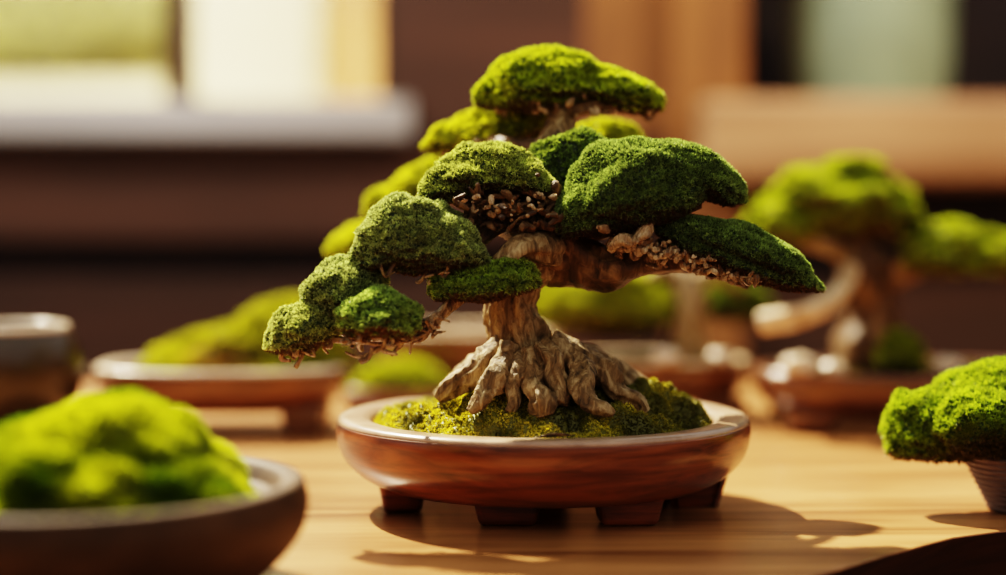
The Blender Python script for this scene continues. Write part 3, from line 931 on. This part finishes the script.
def pebble(px, py, d, r, seed, zbase, label):
    c = W(px, py, d)
    V, Fc = blob((c[0], d, zbase + r * 0.5), r, r * 0.8, r * 0.62, 0.1, 0, seed, 0.14, 0.8, 4)
    o = mesh_obj('pebble', V, Fc, M['stone'])
    tag(o, label, 'pebble')
pebble(667, 334, MD - 0.075, 0.014, 71, TABLE_Z + mh - 0.002, 'pale rounded pebble at the left foot of the small trunk behind the central pot')
pebble(722, 338, MD - 0.072, 0.013, 72, TABLE_Z + mh - 0.002, 'pale rounded pebble at the right foot of the small trunk behind the central pot')

# ================================================================== RIGHT BONSAI
RD = 1.88
rt, rcx, rr_, rh = tray('potted_bonsai', 'blurred bonsai with two yellow-green crowns and pale curved branch in wide dark tray', 'bonsai', 752, 1062, 430, 366, RD, M['dark_pot'], M['dark_pot'], foot=0.25, sy=0.62)
YG = (srgb(84, 112, 14), srgb(192, 204, 54), srgb(100, 80, 40))
moss_part('foliage_pad', [B(842, 200, RD, 70, 34, tilt=0.02, seed=53, lump=0.24, freq=3.0), B(780, 224, RD - 0.02, 38, 23, tilt=-0.1, seed=54, lump=0.24, freq=3.0), B(884, 218, RD + 0.03, 40, 20, tilt=0.3, seed=55)], rt, *YG, 0.25, 0.004, 0.0018, 4, 0.6, 206)
moss_part('foliage_pad', [B(955, 252, RD - 0.03, 50, 25, tilt=0.05, seed=56, lump=0.24, freq=3.0), B(1015, 258, RD, 45, 22, tilt=0.2, seed=57)], rt, *YG, 0.25, 0.004, 0.0018, 4, 0.6, 207)
p, r = path([(868, 372, RD, 40), (868, 345, RD, 32), (872, 315, RD, 27), (868, 280, RD, 26), (858, 250, RD, 20), (850, 222, RD, 12)])
V, Fc = tube(p, r, 32, 70, 0.05, 0.18, 93, 0.15, 80)
rtr = mesh_obj('trunk', V, Fc, M['bark_dark'], rt)
for k, (L, mtn) in enumerate([
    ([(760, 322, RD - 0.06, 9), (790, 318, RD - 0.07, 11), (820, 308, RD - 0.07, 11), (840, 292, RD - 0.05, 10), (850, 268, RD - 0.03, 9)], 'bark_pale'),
    ([(868, 285, RD, 18), (905, 270, RD - 0.02, 14), (945, 262, RD - 0.02, 9), (985, 260, RD - 0.01, 5)], 'bark_dark'),
    ([(862, 260, RD, 12), (830, 248, RD - 0.02, 9), (795, 240, RD - 0.02, 5)], 'bark')]):
    p, r = path(L)
    V, Fc = tube(p, r, 22, 44, 0.05, 0.2, 95 + k, 0.25, 80)
    mesh_obj('branch', V, Fc, M[mtn], rtr)
soil(rt, rcx, RD, TABLE_Z + rh - 0.012, rr_ * 0.80, rr_ * 0.45, 62, srgb(60, 52, 24), srgb(110, 100, 44))
moss_part('moss_clump', [B(900, 352, RD - 0.05, 22, 20, seed=58)], rt, srgb(84, 104, 14), srgb(160, 176, 44), srgb(60, 50, 16), 0.3, 0.004, 0.0016, 4, 0.6, 208)
for k, (px, rad, lab) in enumerate(((800, 0.018, 'large shiny pale pebble added as a rim glint at the left end of the wide dark tray on the right'), (834, 0.012, 'small pale pebble added as a glint beside the larger one in the wide dark tray'), (950, 0.016, 'pale pebble added as a rim glint right of the green clump in the wide dark tray on the right'))):
    pebble(px, 360, RD - 0.062, rad, 81 + k, TABLE_Z + rh - 0.003, lab)  # pebbles added for the bright highlights along the tray rim

# ================================================================== SMALL RIDGED POT WITH MOSS (right edge)
KD = 1.40
kx = W(1036, 500, KD)[0]
kt = thing('moss_pot', (kx, KD, TABLE_Z), 'small grey ridged pot topped by an overhanging green moss cushion at the right table edge', 'planter')
k_h = W(1036, 452, KD)[2] - TABLE_Z
kr0, kr1 = 48 * PX(KD), 74 * PX(KD)
prof = [(0.005, 0.0), (kr0 * 0.96, 0.0), (kr0, 0.001)]
nr = 9
for i in range(nr * 8 + 1):
    t = i / (nr * 8)
    prof.append((kr0 + (kr1 - kr0) * t + 0.0010 * math.cos(2 * math.pi * t * nr), 0.002 + (k_h - 0.004) * t))
prof += [(kr1 * 0.99, k_h), (kr1 * 0.93, k_h), (kr1 * 0.91, k_h - 0.006), (0.005, k_h - 0.007)]
V, Fc = lathe(prof, 80, 1, 1, (kx, KD, TABLE_Z))
mesh_obj('pot', V, Fc, M['ridged'], kt)
def kb(px, py, d, hw, hh, **k): return B(px, py, d, hw, hh, **k)
bl = [B(1000, 406, KD, 75, 48, tilt=-0.3, seed=63, sub=6, flat=0.5), B(930, 424, KD - 0.005, 46, 35, tilt=-0.2, seed=64, flat=0.6), B(1050, 405, KD, 70, 50, seed=65, flat=0.5), B(985, 422, KD - 0.03, 50, 32, seed=66, flat=0.6)]
def kbrown(P):
    c = W(972, 440, KD)
    m = np.clip(1.5 - np.hypot((P[:, 0] - c[0]) / 0.026, (P[:, 2] - c[2]) / 0.014), 0, 0.9)
    return srgb(96, 68, 36), m
moss_part('moss_cushion', bl, kt, srgb(70, 110, 14), srgb(182, 206, 70), srgb(70, 56, 20), 0.5, 0.0042, 0.0009, 5, 0.5, 209, patch=kbrown, lo=-0.7, up=0.35)

# ================================================================== JAR ON THE LEDGE
JD = 3.1
jx0, jx1 = X(790, JD), X(948, JD)
jr, jx = (jx1 - jx0) / 2, (jx0 + jx1) / 2
jt = thing('ceramic_jar', (jx, JD, led_z1), 'pale green glazed jar standing on the wooden ledge at upper right', 'jar')
jh = 0.34
prof = smooth_prof([(0.01, 0.0), (jr * 0.86, 0.0), (jr * 0.93, 0.006), (jr * 0.99, jh * 0.2), (jr, jh * 0.45), (jr * 0.98, jh * 0.7), (jr * 0.8, jh * 0.88), (jr * 0.6, jh * 0.95), (jr * 0.6, jh), (jr * 0.54, jh), (jr * 0.52, jh * 0.93), (0.01, jh * 0.9)], 70)
V, Fc = lathe(prof, 80, 1, 1, (jx, JD, led_z1))
mesh_obj('body', V, Fc, M['jar'], jt)
V, Fc = lathe(smooth_prof([(0.01, 0.0), (jr * 0.66, 0.0), (jr * 0.68, 0.01), (jr * 0.5, 0.03), (jr * 0.15, 0.04), (jr * 0.14, 0.06), (0.01, 0.07)], 40), 60, 1, 1, (jx, JD, led_z1 + jh - 0.001))
mesh_obj('lid', V, Fc, M['jar'], jt)

# hedge beyond the window
bl = []
hr = np.random.default_rng(12)
for k in range(9):
    c = (X(-420 + 80 * k, 5.5), 5.5 + hr.uniform(-0.1, 0.1), EYE + 0.25 + hr.uniform(-0.05, 0.12))
    bl.append(blob(c, 0.32, 0.3, 0.42, 0, 0, 300 + k, 0.2, 1.0, 4))
hd = moss_part('hedge', bl, None, srgb(206, 206, 150), srgb(240, 236, 190), srgb(170, 168, 120), 0.004, 0.05, 0.03, 3, 0.8, 301)
tag(hd, 'pale green hedge outside above the garden wall, beyond the left window pane', 'hedge', kind='stuff')
bl = []
bevel_box('stem', (X(-100, 5.5) - 0.03, 5.46, -0.06), (X(-100, 5.5) + 0.03, 5.54, EYE), M['frame'], hd, 0.005)

# ================================================================== LIGHT
def lamp(name, kind, loc, aim, energy, color, **kw):
    l = bpy.data.lights.new(name, kind)
    l.energy, l.color = energy, color
    for k, v in kw.items(): setattr(l, k, v)
    o = bpy.data.objects.new(name, l)
    C.objects.link(o)
    o.location = loc
    o.rotation_euler = (Vector(aim) - Vector(loc)).to_track_quat('-Z', 'Y').to_euler()
    return o
s = Vector((0.075, -0.105, -0.140))
lamp('sun', 'SUN', Vector((-2, 4, 5)), Vector((-2, 4, 5)) + s, 13.0, (1.0, 0.84, 0.60), angle=math.radians(1.2))
lamp('garden_wall_fill', 'AREA', (-1.4, WD + 0.35, EYE - 0.5), (-1.4, GD, EYE + 0.25), 105.0, (1.0, 0.93, 0.76), shape='RECTANGLE', size=3.4, size_y=0.5)  # unseen area light added to brighten the garden wall
lamp('post_ledge_fill', 'SPOT', (1.5, 1.3, 2.7), (0.55, 2.95, EYE + 0.05), 125.0, (1.0, 0.74, 0.48), spot_size=math.radians(32), spot_blend=0.8, shadow_soft_size=0.12)  # unseen warm spot added to light the post and ledge

lamp('sill_fill', 'AREA', (-0.75, 2.0, 2.3), (-0.6, 3.0, EYE), 17.0, (1.0, 0.93, 0.86), shape='DISK', size=0.5)  # unseen fill added to brighten the sill and the wall below

w = bpy.data.worlds.new('World')
bpy.context.scene.world = w
w.use_nodes = True
bg = w.node_tree.nodes['Background']
bg.inputs['Color'].default_value = (1.0, 0.96, 0.9, 1)
bg.inputs['Strength'].default_value = 0.52

# ================================================================== CAMERA
cd = bpy.data.cameras.new('camera')
cam = bpy.data.objects.new('camera', cd)
C.objects.link(cam)
cd.lens, cd.sensor_width, cd.sensor_fit = 70.0, 36.0, 'HORIZONTAL'
cam.location = CAM
cam.rotation_euler = (math.pi / 2 - PITCH, 0, 0)
cd.clip_start = 0.05
cd.dof.use_dof = True
cd.dof.focus_distance = 1.325
cd.dof.aperture_fstop = 1.5
sc = bpy.context.scene
sc.camera = cam
sc.view_settings.view_transform = 'Filmic'
sc.view_settings.look = 'High Contrast'
sc.view_settings.exposure = 0.38
sc.cycles.max_bounces = 8
sc.cycles.transparent_max_bounces = 16
